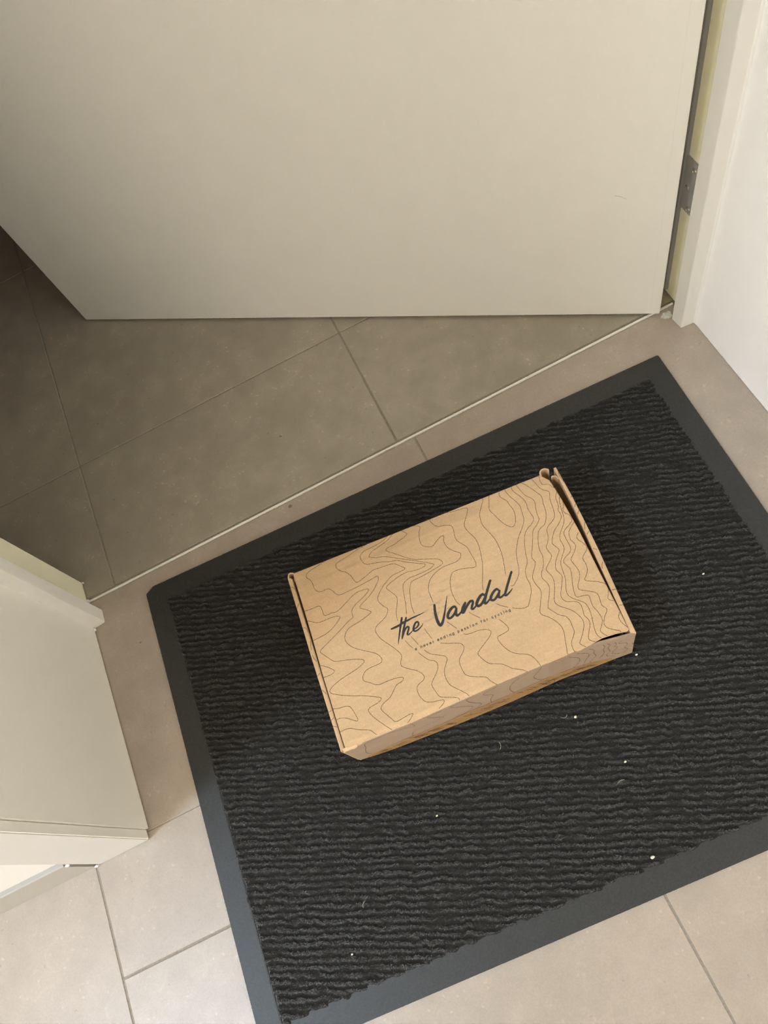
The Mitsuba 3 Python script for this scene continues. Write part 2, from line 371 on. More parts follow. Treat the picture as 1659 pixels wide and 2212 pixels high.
# threshold: thin metal tile trim with a hair joint behind it
tp = rounded([(0.5757, -0.006), (0.5757, 0.0016), (0.5787, 0.0016), (0.5787, -0.006)], [0, 0.0009, 0.0009, 0])
m = trimesh.creation.extrude_polygon(Polygon(tp), 0.936, engine='earcut'); v = m.vertices.copy()
m.vertices = np.c_[-0.4600 + v[:, 2], v[:, 0], v[:, 1]]; m.fix_normals()
add('threshold_strip', m, 'strip_metal', smooth=40)
say('threshold_strip', 'thin pale metal threshold strip between the two tiled floors', 'threshold strip')

# dried filler smear by the right end of the strip
a = np.linspace(0, 2 * np.pi, 26, endpoint=False)
r = 0.0062 * (0.75 + 0.5 * meshkit.noise(np.c_[np.cos(a) * 3, np.sin(a) * 3, a * 0 + 2]))
sm = np.c_[0.4585 + 1.25 * r * np.cos(a), 0.5645 + 0.95 * r * np.sin(a)]
add('filler_smear', slab(sm, 0.0, 0.0008, 0.0002), 'smear')
say('filler_smear', 'small pale smear of dried filler on the floor below the right jamb', 'smear')

# ------------------------------------------------------------------ doormat
MA = math.radians(-2.75); MC = np.array([0.0051, 0.2345]); MW, MD = 0.788, 0.595
mc, ms = math.cos(MA), math.sin(MA)
def to_mat(mesh):
    m = np.eye(4); m[:2, :2] = [[mc, -ms], [ms, mc]]; m[:2, 3] = MC
    mesh.apply_transform(m); return mesh
hw, hd = MW / 2, MD / 2
out = rounded([(-hw, -hd), (hw, -hd), (hw, hd), (-hw + 0.0125, hd), (-hw, hd - 0.0075)], [0.004, 0.004, 0.003, 0.002, 0.0012], 4)
a = np.array(Polygon(out).exterior.coords)[:-1]
add('doormat__border', to_mat(slab(a, 0.0, 0.0036, 0.0022)), 'rubber')
labels['doormat__border'] = {'label': 'flat dark grey rubber rim'}
say('doormat', 'charcoal ribbed doormat with a flat rubber rim on the tiles', 'doormat')

BW = 0.0285
iw, idp = hw - BW, hd - BW
RA = math.radians(-19.4); RS = 0.0077
rc, rs = math.cos(RA), math.sin(RA)
def pile_height(x, y):
    al, ac = x * rc + y * rs, -x * rs + y * rc
    q3 = lambda *c: np.stack(np.broadcast_arrays(*c), -1)
    ac2 = ac + 0.0030 * (meshkit.noise(q3(al * 42, ac * 60, 0.3)) - 0.5) + 0.0040 * (meshkit.noise(q3(al * 120, ac * 130, 3.3)) - 0.5) + 0.0022 * (meshkit.noise(q3(al * 300, ac * 300, 5.3)) - 0.5)
    ph = ac2 / RS; row = np.floor(ph); fr = ph - row
    seg = meshkit.noise(q3(al * 105 + row * 7.31, row * 3.7, 0.7))
    ridge = np.clip(1.30 - np.abs(fr - 0.5) / 0.30, 0, 1)
    ridge = ridge * ridge * (3 - 2 * ridge)
    amp = 0.42 + 0.70 * np.clip((seg - 0.26) / 0.30, 0, 1)
    rough = meshkit.noise(q3(x * 700, y * 700, 1.1)) - 0.5
    edge = np.minimum(np.minimum(x + iw, iw - x), np.minimum(y + idp, idp - y)) + 0.004 * (meshkit.noise(q3(x * 140, y * 140, 8.0)) - 0.5) + 0.0012 * (ridge - 0.5)
    e = np.clip(edge / 0.0025, 0, 1)
    wx, wy = x * mc - y * ms + MC[0] - BOX_O[0], x * ms + y * mc + MC[1] - BOX_O[1]
    bx_, by_ = wx * BX[0] + wy * BX[1], wx * BY[0] + wy * BY[1]
    under = np.minimum(np.minimum(bx_ + 0.001, 0.357 - bx_), np.minimum(by_ + 0.003, 0.226 - by_))
    press = np.clip(under / 0.003, 0, 1)            # the box presses the pile down
    return ridge * amp * (1 - press), 0.0030 + e * (0.0014 + (0.0024 * ridge * amp + 0.0010 * rough) * (1 - 0.6 * press)), np.where(under > 0.002, -1.0, edge)
st = 0.0014
nx, ny = int(2 * (iw + 0.004) / st), int(2 * (idp + 0.004) / st)
gx, gy = np.meshgrid(np.linspace(-iw - 0.004, iw + 0.004, nx), np.linspace(-idp - 0.004, idp + 0.004, ny), indexing='ij')
_, gz, _ = pile_height(gx, gy)
idx = np.arange(nx * ny).reshape(nx, ny)
q = np.stack([idx[:-1, :-1], idx[1:, :-1], idx[1:, 1:], idx[:-1, 1:]], -1).reshape(-1, 4)
pm = trimesh.Trimesh(np.c_[gx.ravel(), gy.ravel(), gz.ravel()], np.vstack([q[:, [0, 1, 2]], q[:, [0, 2, 3]]]), process=False)
add('doormat__pile', to_mat(pm), 'pile_base', smooth=True)
say('doormat__pile', 'charcoal ribbed pile', kind='stuff')
ly = np.arange(-idp + 0.002, idp - 0.02, 0.004); ring = np.c_[np.full(len(ly), -iw + 0.0004), ly]
nr = len(ring); nrm = np.tile([-1.0, 0.0], (nr, 1))
jit = meshkit.noise(np.c_[ring * 160, np.full(nr, 2.0)]) - 0.5
pr = [(-0.0018, 0.0), (-0.0010, 0.0007), (-0.0002, 0.0010), (0.0006, 0.0005), (0.0010, -0.001)]
V_ = np.concatenate([np.c_[ring - nrm * (o_ + 0.0012 * jit[:, None]), np.full(nr, 0.0034) + z_ * (1 + 0.8 * jit)] for o_, z_ in pr])
F_ = []
for j_ in range(len(pr) - 1):
    for i_ in range(nr - 1):
        a_, b_ = j_ * nr + i_, j_ * nr + i_ + 1
        F_ += [[a_, b_, b_ + nr], [a_, b_ + nr, a_ + nr]]
lip = trimesh.Trimesh(V_, F_, process=False)
if lip.face_normals[:, 2].mean() < 0: lip.invert()
add('doormat__lip', to_mat(lip), 'rubber', smooth=True)
labels['doormat__lip'] = {'label': 'raised rubber bead along the pile'}
# loose fibres of the ribs: one thin blade each
rng = np.random.default_rng(11)
N = 1250000
fx_, fy2 = rng.uniform(-iw, iw, N), rng.uniform(-idp, idp, N)
rd, zz, ed = pile_height(fx_, fy2)
keep = (rng.random(N) < 0.38 + 0.75 * rd) & (ed > 0.0008)
fx_, fy2, rd, zz = fx_[keep], fy2[keep], rd[keep], zz[keep]
n = len(fx_)
ln = rng.uniform(0.0009, 0.0022, n) * (0.6 + 0.5 * rd); wd = rng.uniform(0.00014, 0.00028, n)
az, el = RA - np.pi / 2 + rng.normal(0, 1.0, n), rng.uniform(0.05, 0.9, n)
d = np.c_[np.cos(az) * np.cos(el), np.sin(az) * np.cos(el), np.sin(el)]
sd = np.c_[-np.sin(az), np.cos(az), np.zeros(n)]
base = np.c_[fx_, fy2, zz - 0.0002]
tip = base + d * ln[:, None] + np.c_[rng.normal(0, 0.0003, n), rng.normal(0, 0.0003, n), -0.3 * ln * rng.random(n)]
V = np.stack([base - sd * wd[:, None], base + sd * wd[:, None], tip], 1).reshape(-1, 3)
Fb = np.arange(n * 3).reshape(-1, 3)
clump = 0.55 + 0.9 * meshkit.noise(np.c_[fx_ * 420, fy2 * 420, np.full(n, 4.0)])      # fibres lie in tufts of one tone
tone = np.exp(rng.normal(0, 0.26, n)) * (0.55 + 0.60 * rd) * clump
tone = np.where(rng.random(n) < 0.012, tone * 2.2, tone)
col = np.clip(FIBRE * tone[:, None] * np.array([1.0, 0.965, 0.92]), 0, 0.6)
add('doormat__fibre', to_mat(trimesh.Trimesh(V, Fb, process=False)), 'pile_fibre', color=np.repeat(col, 3, axis=0))
say('doormat__fibre', 'fuzzy grey fibres of the pile', kind='stuff')

# crumbs and lint on the mat
rng = np.random.default_rng(5)
CR = [(0.0722, 0.1345, 0.0014, 'round pale crumb on the mat below the front edge of the box'), (0.2909, 0.2161, 0.0011, 'pale crumb on the mat right of the box'),
      (0.0970, 0.0671, 0.0012, 'tiny pale crumb on the mat low at right'), (0.0718, -0.0300, 0.0017, 'pale yellow crumb near the lower rim of the mat'),
      (-0.2716, 0.0157, 0.0011, 'pale crumb on the mat near its lower left corner'), (-0.123, 0.1055, 0.0010, 'tiny crumb on the mat left of centre below the box'),
      (0.1709, 0.1666, 0.0012, 'pale crumb beside the front right corner of the box')]
for i, (x, y, r, lab) in enumerate(CR):
    s = trimesh.creation.icosphere(2, r); s.vertices *= (0.8 + 0.5 * meshkit.noise(s.vertices * 900 + i * 7.7))[:, None]
    s.vertices = s.vertices * [1.25, 0.85, 0.7] + [x, y, 0.0085]
    k = add('crumb', s, 'crumb_pale', smooth=True)
    say(k, lab, 'crumb', 'crumbs on the doormat')
SP = [(-0.1376, 0.5663, 0.0022, 'dark dirt speck on the tile strip between threshold and mat'), (-0.4041, 0.4818, 0.0012, 'tiny dark speck on the floor between left wall and mat'),
      (-0.1094, 0.6807, 0.0018, 'small dark speck on the far room tiles near the threshold')]
for i, (x, y, r, lab) in enumerate(SP):
    s = trimesh.creation.icosphere(2, r); s.vertices *= (0.6 + 0.9 * meshkit.noise(s.vertices * 900 + i * 5.1 + 2))[:, None]
    s.vertices = s.vertices * [1.2, 0.9, 0.25] + [x, y, 0.0002]
    k = add('dirt_speck', s, 'dirt', smooth=True)
    say(k, lab, 'dirt speck', 'dirt specks on the tiles')
LINT = [(0.0571, 0.1419, 0.010, 'short pale lint thread on the mat in front of the box'), (-0.2351, 0.0586, 0.009, 'curled lint thread at lower left of the mat'), (-0.025, 0.139, 0.011, 'fine lint thread below the front of the box'), (0.087, 0.05, 0.010, 'fine lint thread low on the mat')]
for i, (x, y, L, lab) in enumerate(LINT):
    t = np.linspace(0, 1, 9); an = rng.uniform(0, 6.28); cu = rng.uniform(1.0, 2.5)
    px_ = np.cumsum(np.c_[np.cos(an + cu * t), np.sin(an + cu * t)] * L / 9, axis=0) + [x, y]
    k = add('lint_thread', flat_ribbon(px_, 0.0108, 0.00025), 'crumb_pale')
    say(k, lab, 'lint', 'lint on the doormat')

# ------------------------------------------------------------------ cardboard mailer box on the mat
say('cardboard_box', 'brown kraft cardboard mailer box printed with contour lines and lettering, on the doormat', 'cardboard box')
Z0, ZT = 0.0092, 0.090
B = 'cardboard_box__'
add(B + 'bottom', to_box(slab([(0.002, 0.003), (0.351, 0.002), (0.354, 0.217), (0.003, 0.221)], Z0, Z0 + 0.003)), 'kraft_inside')
# double side walls of the tray
side_l = [(-0.0014, 0.0010), (0.0032, 0.0036), (0.0040, 0.0900), (0.0045, 0.1200), (0.0051, 0.2215), (0.0002, 0.2245), (-0.0006, 0.1500), (-0.0012, 0.1200)]
side_r = [(0.3512, -0.0010), (0.3530, 0.0345), (0.3558, 0.0800), (0.3572, 0.1026), (0.3583, 0.1430), (0.3588, 0.1790), (0.3577, 0.2205), (0.3548, 0.2205), (0.3550, 0.1958), (0.3550, 0.1757), (0.3541, 0.1518), (0.3526, 0.1250), (0.3512, 0.1075), (0.3501, 0.0838), (0.3485, 0.0534), (0.3477, 0.0390), (0.3459, 0.0020)]
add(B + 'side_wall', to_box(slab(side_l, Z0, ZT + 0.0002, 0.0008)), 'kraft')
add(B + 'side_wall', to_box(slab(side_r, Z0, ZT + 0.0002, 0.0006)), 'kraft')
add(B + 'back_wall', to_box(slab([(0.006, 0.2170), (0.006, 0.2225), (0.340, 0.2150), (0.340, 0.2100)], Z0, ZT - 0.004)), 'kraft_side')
add(B + 'inner_flap', to_box(slab([(0.0048, 0.006), (0.0058, 0.006), (0.0095, 0.215), (0.0085, 0.215)], Z0 + 0.003, ZT - 0.040)), 'kraft_inside')
add(B + 'inner_flap', to_box(slab([(0.3420, 0.006), (0.3440, 0.006), (0.3475, 0.205), (0.3455, 0.205)], Z0 + 0.003, ZT - 0.035)), 'kraft_inside')
# lid: flat panel whose back edge rolls over the hinge and whose front right corner has sprung back from the front panel
lid = [(0.0042, 0.0004), (0.0862, 0.0002), (0.1881, 0.0034), (0.2743, 0.0046), (0.2880, 0.0046), (0.3000, 0.0060), (0.3160, 0.0082), (0.3320, 0.0068), (0.3440, 0.0046), (0.3462, 0.0060),
       (0.3464, 0.0400), (0.3466, 0.0821), (0.3471, 0.1063), (0.3475, 0.1300), (0.3470, 0.1540), (0.3462, 0.1780), (0.3438, 0.2080), (0.3360, 0.2190), (0.2000, 0.2222), (0.0094, 0.2268), (0.0082, 0.2240), (0.0077, 0.1728), (0.0069, 0.1371), (0.0053, 0.0924), (0.0047, 0.0490)]
add(B + 'lid', to_box(slab(lid, ZT - 0.0032, ZT, 0.0009)), 'kraft')
hr = [(0.2268, 0.0), (0.2274, -0.002), (0.2272, -0.006), (0.2262, -0.010), (0.2245, -0.010), (0.2250, -0.004), (0.2235, -0.0015)]
seg = []
for X, dy in ((0.0094, 0.0), (0.1, -0.0022), (0.2, -0.0044), (0.336, -0.0078)):
    seg.append([(X, y + dy - 0.0006, ZT + z - 0.0008) for y, z in hr])
seg = np.array(seg); k = len(hr); vs = seg.reshape(-1, 3); fs = []
for i in range(3):
    for j in range(k):
        a_, b_ = i * k + j, i * k + (j + 1) % k
        fs += [[a_, b_, b_ + k], [a_, b_ + k, a_ + k]]
m = trimesh.Trimesh(vs, fs, process=False); m.fix_normals()
add(B + 'hinge_fold', to_box(m), 'kraft', smooth=40)

# front panel hanging from the lid, bulging outwards towards its foot
XT = [0, .0862, .1881, .2743, .3137, .3503]; YT = [0, .0, .0033, .0045, .0040, -.0011]
XB = [0, .0221, .0854, .1331, .1875, .2731, .327, .3506]; YB = [0, -.0012, -.0027, -.0036, -.0029, -.0015, -.003, -.0037]
def front_y(X, Z):
    t = (ZT - Z) / (ZT - 0.008)
    return np.interp(X, XT, YT) * (1 - t) + np.interp(X, XB, YB) * t
def sheet(Xs, zt, zb, th, off=0.0, nz=6):
    """a board following the front: Xs along, top and bottom heights per X"""
    P = []
    for X, a_, b_ in zip(Xs, zt, zb):
        zz_ = np.linspace(a_, b_, nz)
        P.append(np.c_[np.full(nz, X), front_y(X, zz_) - (off(X) if callable(off) else off), zz_])
    P = np.array(P); Q = P + [0, th, 0]
    n1 = len(Xs); v = np.vstack([P.reshape(-1, 3), Q.reshape(-1, 3)]); f = []; o2 = n1 * nz
    for i in range(n1 - 1):
        for j in range(nz - 1):
            a_, b_, c_, d_ = i * nz + j, (i + 1) * nz + j, (i + 1) * nz + j + 1, i * nz + j + 1
            f += [[a_, c_, b_], [a_, d_, c_], [o2 + a_, o2 + b_, o2 + c_], [o2 + a_, o2 + c_, o2 + d_]]
    loop = [(i, 0) for i in range(n1)] + [(n1 - 1, j) for j in range(1, nz)] + [(i, nz - 1) for i in range(n1 - 2, -1, -1)] + [(0, j) for j in range(nz - 2, 0, -1)]
    for (i, j), (i2, j2) in zip(loop, loop[1:] + loop[:1]):
        a_, b_ = i * nz + j, i2 * nz + j2
        f += [[a_, b_, o2 + b_], [a_, o2 + b_, o2 + a_]]
    m = trimesh.Trimesh(v, f, process=False); m.fix_normals(); return m
Xs = np.linspace(0.0005, 0.3503, 57)
ztop = ZT - 0.0006 - np.interp(Xs, [0, 0.012, 0.03, 0.28, 0.295, 0.32, 0.35], [0.0015, 0.001, 0, 0, 0.001, 0.0030, 0.0022])
zbot = np.interp(Xs, [0, 0.02, 0.10, 0.20, 0.26, 0.30, 0.35], [0.0092, 0.0092, 0.012, 0.011, 0.016, 0.010, 0.0092])
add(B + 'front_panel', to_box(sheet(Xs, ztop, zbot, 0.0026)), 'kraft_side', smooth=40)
labels[B + 'front_panel'] = {'label': 'front panel with printed lines'}
fold_off = lambda X: 0.0002 + 0.0012 * np.interp(X, [0.012, 0.05, 0.27, 0.325], [0, 1, 1, 0])
X2 = np.linspace(0.012, 0.325, 60)
z2t = np.interp(X2, [0.012, 0.03, 0.065, 0.138, 0.196, 0.25, 0.289, 0.325], [0.013, 0.021, 0.027, 0.033, 0.032, 0.035, 0.028, 0.013]) + 0.006 + 0.0016 * (meshkit.noise(np.c_[X2 * 140, X2 * 0, X2 * 0]) - 0.5)
z2b = np.interp(X2, [0, 0.02, 0.10, 0.20, 0.26, 0.30, 0.35], [0.0090, 0.0090, 0.0115, 0.0105, 0.0155, 0.0098, 0.0090])
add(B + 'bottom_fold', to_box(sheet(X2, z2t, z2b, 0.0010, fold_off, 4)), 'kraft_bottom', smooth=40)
labels[B + 'bottom_fold'] = {'label': 'yellow-brown crushed bottom fold'}

# torn ply at the two front corners and the curled ear at the back right corner
def crumple(key, pts, th, mat, seed):
    pts = np.array(pts, float); m = trimesh.Trimesh(pts, process=False).convex_hull
    m = m.subdivide().subdivide(); m.vertices += (meshkit.noise(m.vertices * 420 + seed)[:, None] - 0.5) * th * m.vertex_normals
    add(B + key, to_box(m), mat, smooth=50)
def strip(key, path, w0, w1, th, mat):
    """a curled board: plan path, from height w0 to w1"""
    path = spline(np.array(path, float), 5)
    add(B + key, to_box(prism(list(Polygon(shapely.LineString(path).buffer(th / 2, cap_style=2).exterior.coords).exterior.coords)[:-1], w0, w1)), mat, smooth=40)
strip('ear', [(0.3365, 0.2160), (0.3372, 0.2212), (0.3405, 0.2240), (0.3450, 0.2236), (0.3478, 0.2208), (0.3470, 0.2185)], ZT - 0.030, ZT + 0.0010, 0.0016, 'kraft')
strip('ear', [(0.0030, 0.2180), (0.0015, 0.2240), (0.0040, 0.2282), (0.0085, 0.2272), (0.0090, 0.2250)], ZT - 0.020, ZT + 0.0002, 0.0014, 'kraft')
strip('ear', [(0.3475, 0.2100), (0.3490, 0.2118), (0.3530, 0.2095), (0.3542, 0.2050)], ZT - 0.030, ZT - 0.0015, 0.0016, 'kraft')
crumple('torn_edge', [(0.0015, 0.0030, ZT), (0.0190, 0.0012, ZT + .0005), (0.0015, -0.0014, ZT - .0006), (0.0185, -0.0012, ZT - .0005), (0.0100, 0.0, ZT - 0.004), (0.003, 0.0, ZT - 0.004)], 0.0030, 'kraft', 3)

# parcel tape scrap over the front edge
add(B + 'tape_scrap__top', to_box(slab([(0.2495, 0.0046), (0.2735, 0.0048), (0.2738, 0.0142), (0.2499, 0.0170)], ZT, ZT + 0.0002, 0.00005)), 'clear_tape')
add(B + 'tape_scrap__front', to_box(sheet(np.linspace(0.2495, 0.2735, 6), [ZT] * 6, [ZT - 0.05] * 6, 0.0003, 0.0004)), 'clear_tape_front')

# printed contour lines, in tenths of a millimetre of the box's own frame
TOP_LINES = "517,2265 495,2249 355,2221 282,2206 241,2176 234,2143 272,2085 282,2028 284,1962 313,1912 363,1892 410,1897 451,1886 483,1851 514,1791 554,1760 620,1758 824,1770 984,1787 1053,1796 1069,1778 1046,1729 956,1643 857,1582 765,1537 734,1512 748,1489 800,1449 840,1409 836,1394 773,1371 655,1343 551,1327 500,1304 459,1261 440,1214 450,1155 500,1080 584,1012 678,946 744,892 774,826 761,789 715,776 629,775 563,765 522,740 491,695 499,652 557,610 608,565 659,550 759,551 868,543 928,524 930,503 901,483 835,470 771,415 715,367 632,335 584,302 579,265 619,191 646,144 672,99 706,86 780,95 860,106 893,100 883,81 838,46 803,27|76,1742 167,1733 256,1733 283,1715 291,1669 290,1613 303,1587 340,1580 386,1585 438,1574 496,1587 601,1637 694,1683 779,1704 865,1699 904,1686 896,1663 826,1619 724,1578 656,1540 626,1501 620,1448 612,1424 544,1402 413,1336 259,1264 157,1219 114,1193 122,1162 178,1085 215,1032 259,1001 338,981 455,946 539,911 572,883 551,855 478,827 386,807 317,796 218,773 129,742 83,711 80,679 129,640 283,560 430,501 553,440 612,403 604,379 547,359 466,349 434,323 441,279 481,203 546,109 590,50 614,22|46,219 113,222 176,211 258,162 354,122 389,98 418,55 432,36|64,1618 120,1584 183,1540 246,1530 346,1532 431,1521 468,1502 462,1483 416,1446 335,1397 249,1367 157,1356 66,1348|54,1030 102,1007 156,962 198,916 196,894 163,880 105,876 56,881|43,495 109,476 173,470 226,457 253,424 271,362 283,299 284,272 270,261 234,284 172,332 105,361 44,363|1113,2253 1063,2239 958,2227 835,2198 727,2180 654,2165 624,2136 630,2092 669,2040 714,2007 758,1940 776,1873 794,1830 825,1823 891,1840 1018,1883 1074,1887 1150,1880 1247,1874 1307,1857 1342,1829 1373,1793 1407,1755 1397,1739 1328,1732 1238,1726 1160,1691 1074,1636 1008,1574 972,1521 973,1476 1005,1411 1038,1369 1035,1330 989,1278 911,1240 853,1214 819,1179 818,1130 843,1049 912,945 973,849 1002,784 997,744 971,702 960,659 985,624 1057,569 1108,534 1153,478 1162,429 1135,402 1072,379 1040,349 1032,288 1046,223 1079,169 1133,141 1204,127 1265,116 1276,103 1261,78 1192,42|1418,2284 1341,2227 1274,2197 1155,2179 1029,2170 970,2149 947,2116 948,2068 968,2013 1009,1984 1071,1971 1172,1944 1260,1909 1351,1886 1404,1850 1475,1803 1570,1748 1646,1703 1654,1688 1629,1674 1540,1670 1408,1692 1298,1680 1195,1652 1123,1621 1120,1592 1153,1535 1188,1471 1190,1422 1161,1350 1128,1292 1111,1229 1106,1168|1484,2279 1385,2208 1311,2174 1200,2146 1101,2120 1057,2085 1059,2063 1133,2023 1172,2015 1255,1981 1399,1890 1580,1774 1710,1687 1748,1651 1737,1638 1684,1619 1540,1609 1425,1610 1345,1585 1308,1540 1282,1430 1259,1307 1229,1208|1474,2274 1506,2253 1548,2215 1582,2172 1581,2152 1526,2127 1454,2113 1405,2095 1314,2089 1275,2074 1287,2045 1362,1976 1444,1897 1408,1931 1474,1869 1547,1814 1648,1769 1769,1720 1835,1681 1857,1633 1830,1608 1743,1592 1572,1569 1441,1560 1398,1524 1358,1432 1329,1325 1317,1247 1319,1175|1658,2256 1716,2217 1762,2190 1765,2163 1732,2111 1707,2027 1702,1957 1726,1919 1779,1884 1820,1876 1876,1908 1933,1941 1975,1951 1991,1932 1970,1882 1972,1816 2001,1750 2062,1686 2094,1658 2092,1625 2063,1592 2005,1571 1930,1573 1845,1574 1761,1555 1682,1520 1625,1471 1584,1404 1572,1347 1573,1267 1572,1214|1946,2245 1913,2211 1920,2165 1945,2116 1988,2082 2059,2067 2115,2038 2133,2000 2126,1942 2112,1865 2123,1811 2156,1756 2190,1707 2202,1657 2211,1571 2217,1481 2209,1434 2181,1418 2094,1445 2007,1465 1931,1466 1885,1430 1849,1366 1827,1285 1819,1199 1830,1106 1851,1057|2111,2242 2121,2222 2179,2200 2284,2185 2368,2174 2391,2153 2365,2098 2308,2026 2275,1969 2273,1910 2303,1824 2328,1753 2333,1657 2318,1557 2292,1442 2257,1344 2215,1249 2181,1163 2169,1113|2524,2229 2585,2214 2608,2196 2596,2162 2548,2098 2500,2023 2480,1947 2477,1864 2508,1766 2538,1657 2546,1548 2540,1434 2513,1309 2478,1177|2703,2228 2666,2129 2634,2045 2632,1997 2656,1937 2690,1837 2732,1757 2777,1710 2813,1708 2850,1750 2877,1822 2887,1902 2871,1981 2864,2041 2832,2092 2810,2140 2819,2180 2839,2213|2911,2226 2899,2185 2915,2098 2954,2001 2977,1918 2966,1813 2946,1720 2882,1636 2808,1557 2743,1462 2701,1382 2672,1285 2645,1176 2607,1109 2557,1059 2510,1028 2482,1034|3003,2228 2980,2166 2997,2098 3041,2011 3060,1923 3051,1851 3056,1771 3059,1693 3005,1641 2930,1600 2882,1548 2838,1456 2802,1349 2776,1239 2749,1190 2708,1136 2687,1050 2690,954 2664,871 2641,835 2579,746 2539,729 2468,743 2392,784|3065,2225 3049,2192 3064,2119 3091,2020 3142,1951 3159,1884 3134,1799 3119,1716 3114,1661 3057,1605 2993,1559 2948,1468 2897,1367 2845,1268 2846,1219 2853,1185 2824,1132 2774,1070 2746,1012 2749,940 2769,860 2759,806 2728,751 2694,685 2660,619 2668,576 2721,524 2774,451 2804,376 2806,309 2785,229 2760,141 2736,54 2736,26|3127,2208 3112,2189 3148,2151 3195,2070 3237,1983 3261,1920 3242,1825 3230,1740 3206,1662 3147,1576 3076,1546 3033,1503 2986,1400 2961,1301 2962,1227 2937,1142 2905,1084 2862,1031 2848,972 2874,896 2874,837 2831,751 2777,660 2764,620 2795,567 2840,501 2896,459 2920,394 2916,329 2913,269 2883,221 2839,173 2818,118 2817,69 2829,33|3221,2214 3246,2184 3267,2115 3286,2039 3312,1994 3354,1957 3366,1922 3334,1833 3322,1736 3300,1631 3251,1578 3175,1537 3138,1492 3119,1413 3086,1354 3045,1305 3045,1250 3057,1184 3014,1132 2941,1068 2931,1036 2955,955 2952,885 2923,805 2870,700 2867,701 2859,647 2884,596 2952,532 3002,477 3040,398 3050,327 3024,261 2967,185 2914,126 2919,96 2946,63 2972,30|3330,2191 3342,2165 3330,2111 3341,2058 3400,2035 3426,1988 3457,1931 3447,1896 3406,1838 3398,1764 3383,1707 3364,1677 3368,1612 3354,1568 3292,1508 3217,1455 3161,1382 3127,1324 3138,1282 3163,1227 3155,1195 3096,1130 3051,1066 3033,1003 3056,933 3054,887 3003,792 2955,709 2953,652 2986,606 3068,573 3107,517 3098,430 3089,388 3111,323 3099,262 3046,184 3020,130 3036,96 3099,51 3135,17|3471,1834 3441,1808 3412,1719 3396,1623 3375,1532 3329,1466 3263,1396 3228,1327 3231,1264 3221,1195 3170,1133 3116,1061 3097,974 3084,873 3053,782 3042,764 3025,690 3050,627 3109,567 3158,511 3169,421 3152,317 3126,217 3121,131 3152,74 3183,30|3464,1771 3444,1703 3416,1653 3422,1605 3457,1558 3454,1495 3409,1454 3333,1414 3299,1368 3295,1296 3295,1185 3267,1137 3186,1096 3149,1058 3159,1011 3180,949 3157,853 3121,752 3098,647 3117,609 3199,596 3232,576 3227,509 3222,444 3245,355 3246,265 3213,212 3174,163 3185,121 3224,71 3253,34|3467,1458 3399,1409 3354,1355 3337,1276 3355,1219 3352,1172 3309,1118 3248,1061 3234,1031 3248,966 3257,878 3230,808 3178,738 3165,698 3181,673 3264,619 3319,577 3331,533 3321,468 3316,414 3345,363 3329,329 3276,275 3244,211 3257,160 3317,111 3364,77 3364,49 3351,31|3454,1321 3414,1272 3417,1233 3447,1177 3464,1120 3446,1081 3386,1035 3362,998 3366,936 3355,870 3320,815 3279,775 3279,752 3338,716 3407,677 3458,626 3466,576 3442,518 3414,473 3417,443 3457,412|3459,273 3425,232 3418,186 3432,130 3457,83|3391,2195 3412,2138 3450,2067 3465,2023|1364,962 1376,905 1402,812|1187,928 1213,861 1231,810|1106,917 1129,849 1157,798|1635,936 1676,870 1713,810|1914,938 1950,885 2008,821|2240,907 2286,861 2349,811|1197,723 1237,657 1281,596 1334,563 1356,521 1339,461 1281,397 1225,344 1210,301 1225,225 1245,165 1298,133 1390,94 1437,64 1438,39|1273,723 1309,668 1360,628 1433,589 1475,555 1476,515 1443,473 1402,413 1386,343 1393,265 1418,216 1477,150 1536,82 1555,45|1476,726 1540,694 1627,661 1691,627 1708,574 1671,523 1611,470 1593,411 1597,311 1621,263 1699,215 1807,165 1838,109 1895,35|1763,723 1788,703 1851,694 1938,691 2017,669 2057,634 2048,599 1991,555 1890,496 1830,451 1833,410 1874,327 1921,282 2021,237 2076,189 2120,143 2221,81 2258,38|2199,722 2234,661 2258,588 2239,557 2163,545 2106,535 2100,487 2137,382 2206,293 2337,222 2384,158 2409,83 2415,37"
FRONT_LINES = "815,997 835,917 853,826 846,768 804,773 711,845 531,913 409,941 308,929 248,808 229,681 192,554 165,388 207,241 300,79|627,959 607,957 533,1006 457,1025|1200,1004 1132,964 1050,961 1032,900 1058,812 1127,713 1181,620 1149,597 1036,587 903,591 803,542 753,437 742,306|1440,958 1390,953 1329,912 1316,871 1352,798 1434,698 1516,588 1532,516 1482,447 1385,411 1297,425|1557,964 1517,901 1515,789 1561,661 1622,551 1631,480 1581,433 1511,419|1895,890 1799,858 1718,830 1703,797 1747,725 1798,652 1790,596 1753,513 1744,367|2259,881 2187,858 2083,789 2014,664 2004,525 2047,340|2417,879 2375,789 2312,680 2309,591 2360,468 2452,357 2547,273|2742,820 2774,780 2844,675 2862,568 2837,476 2790,392 2763,317 2774,248 2817,229|2832,849 2880,789 2952,711 2972,637 2959,552 2924,457 2901,344 2914,292 2973,236|2982,838 3038,723 3031,633 3055,503 3021,424 2978,348 3029,264|3145,791 3164,694 3143,600 3158,519 3130,413 3086,363|3190,791 3225,720 3200,628 3221,489 3184,356 3282,238|3275,757 3296,687 3277,604 3309,554 3248,391 3292,314 3346,272|3355,767 3327,674 3410,627 3423,541 3395,445 3435,362 3380,240|3481,534 3500,457|377,229 286,233 365,182 444,174 518,142 597,237"
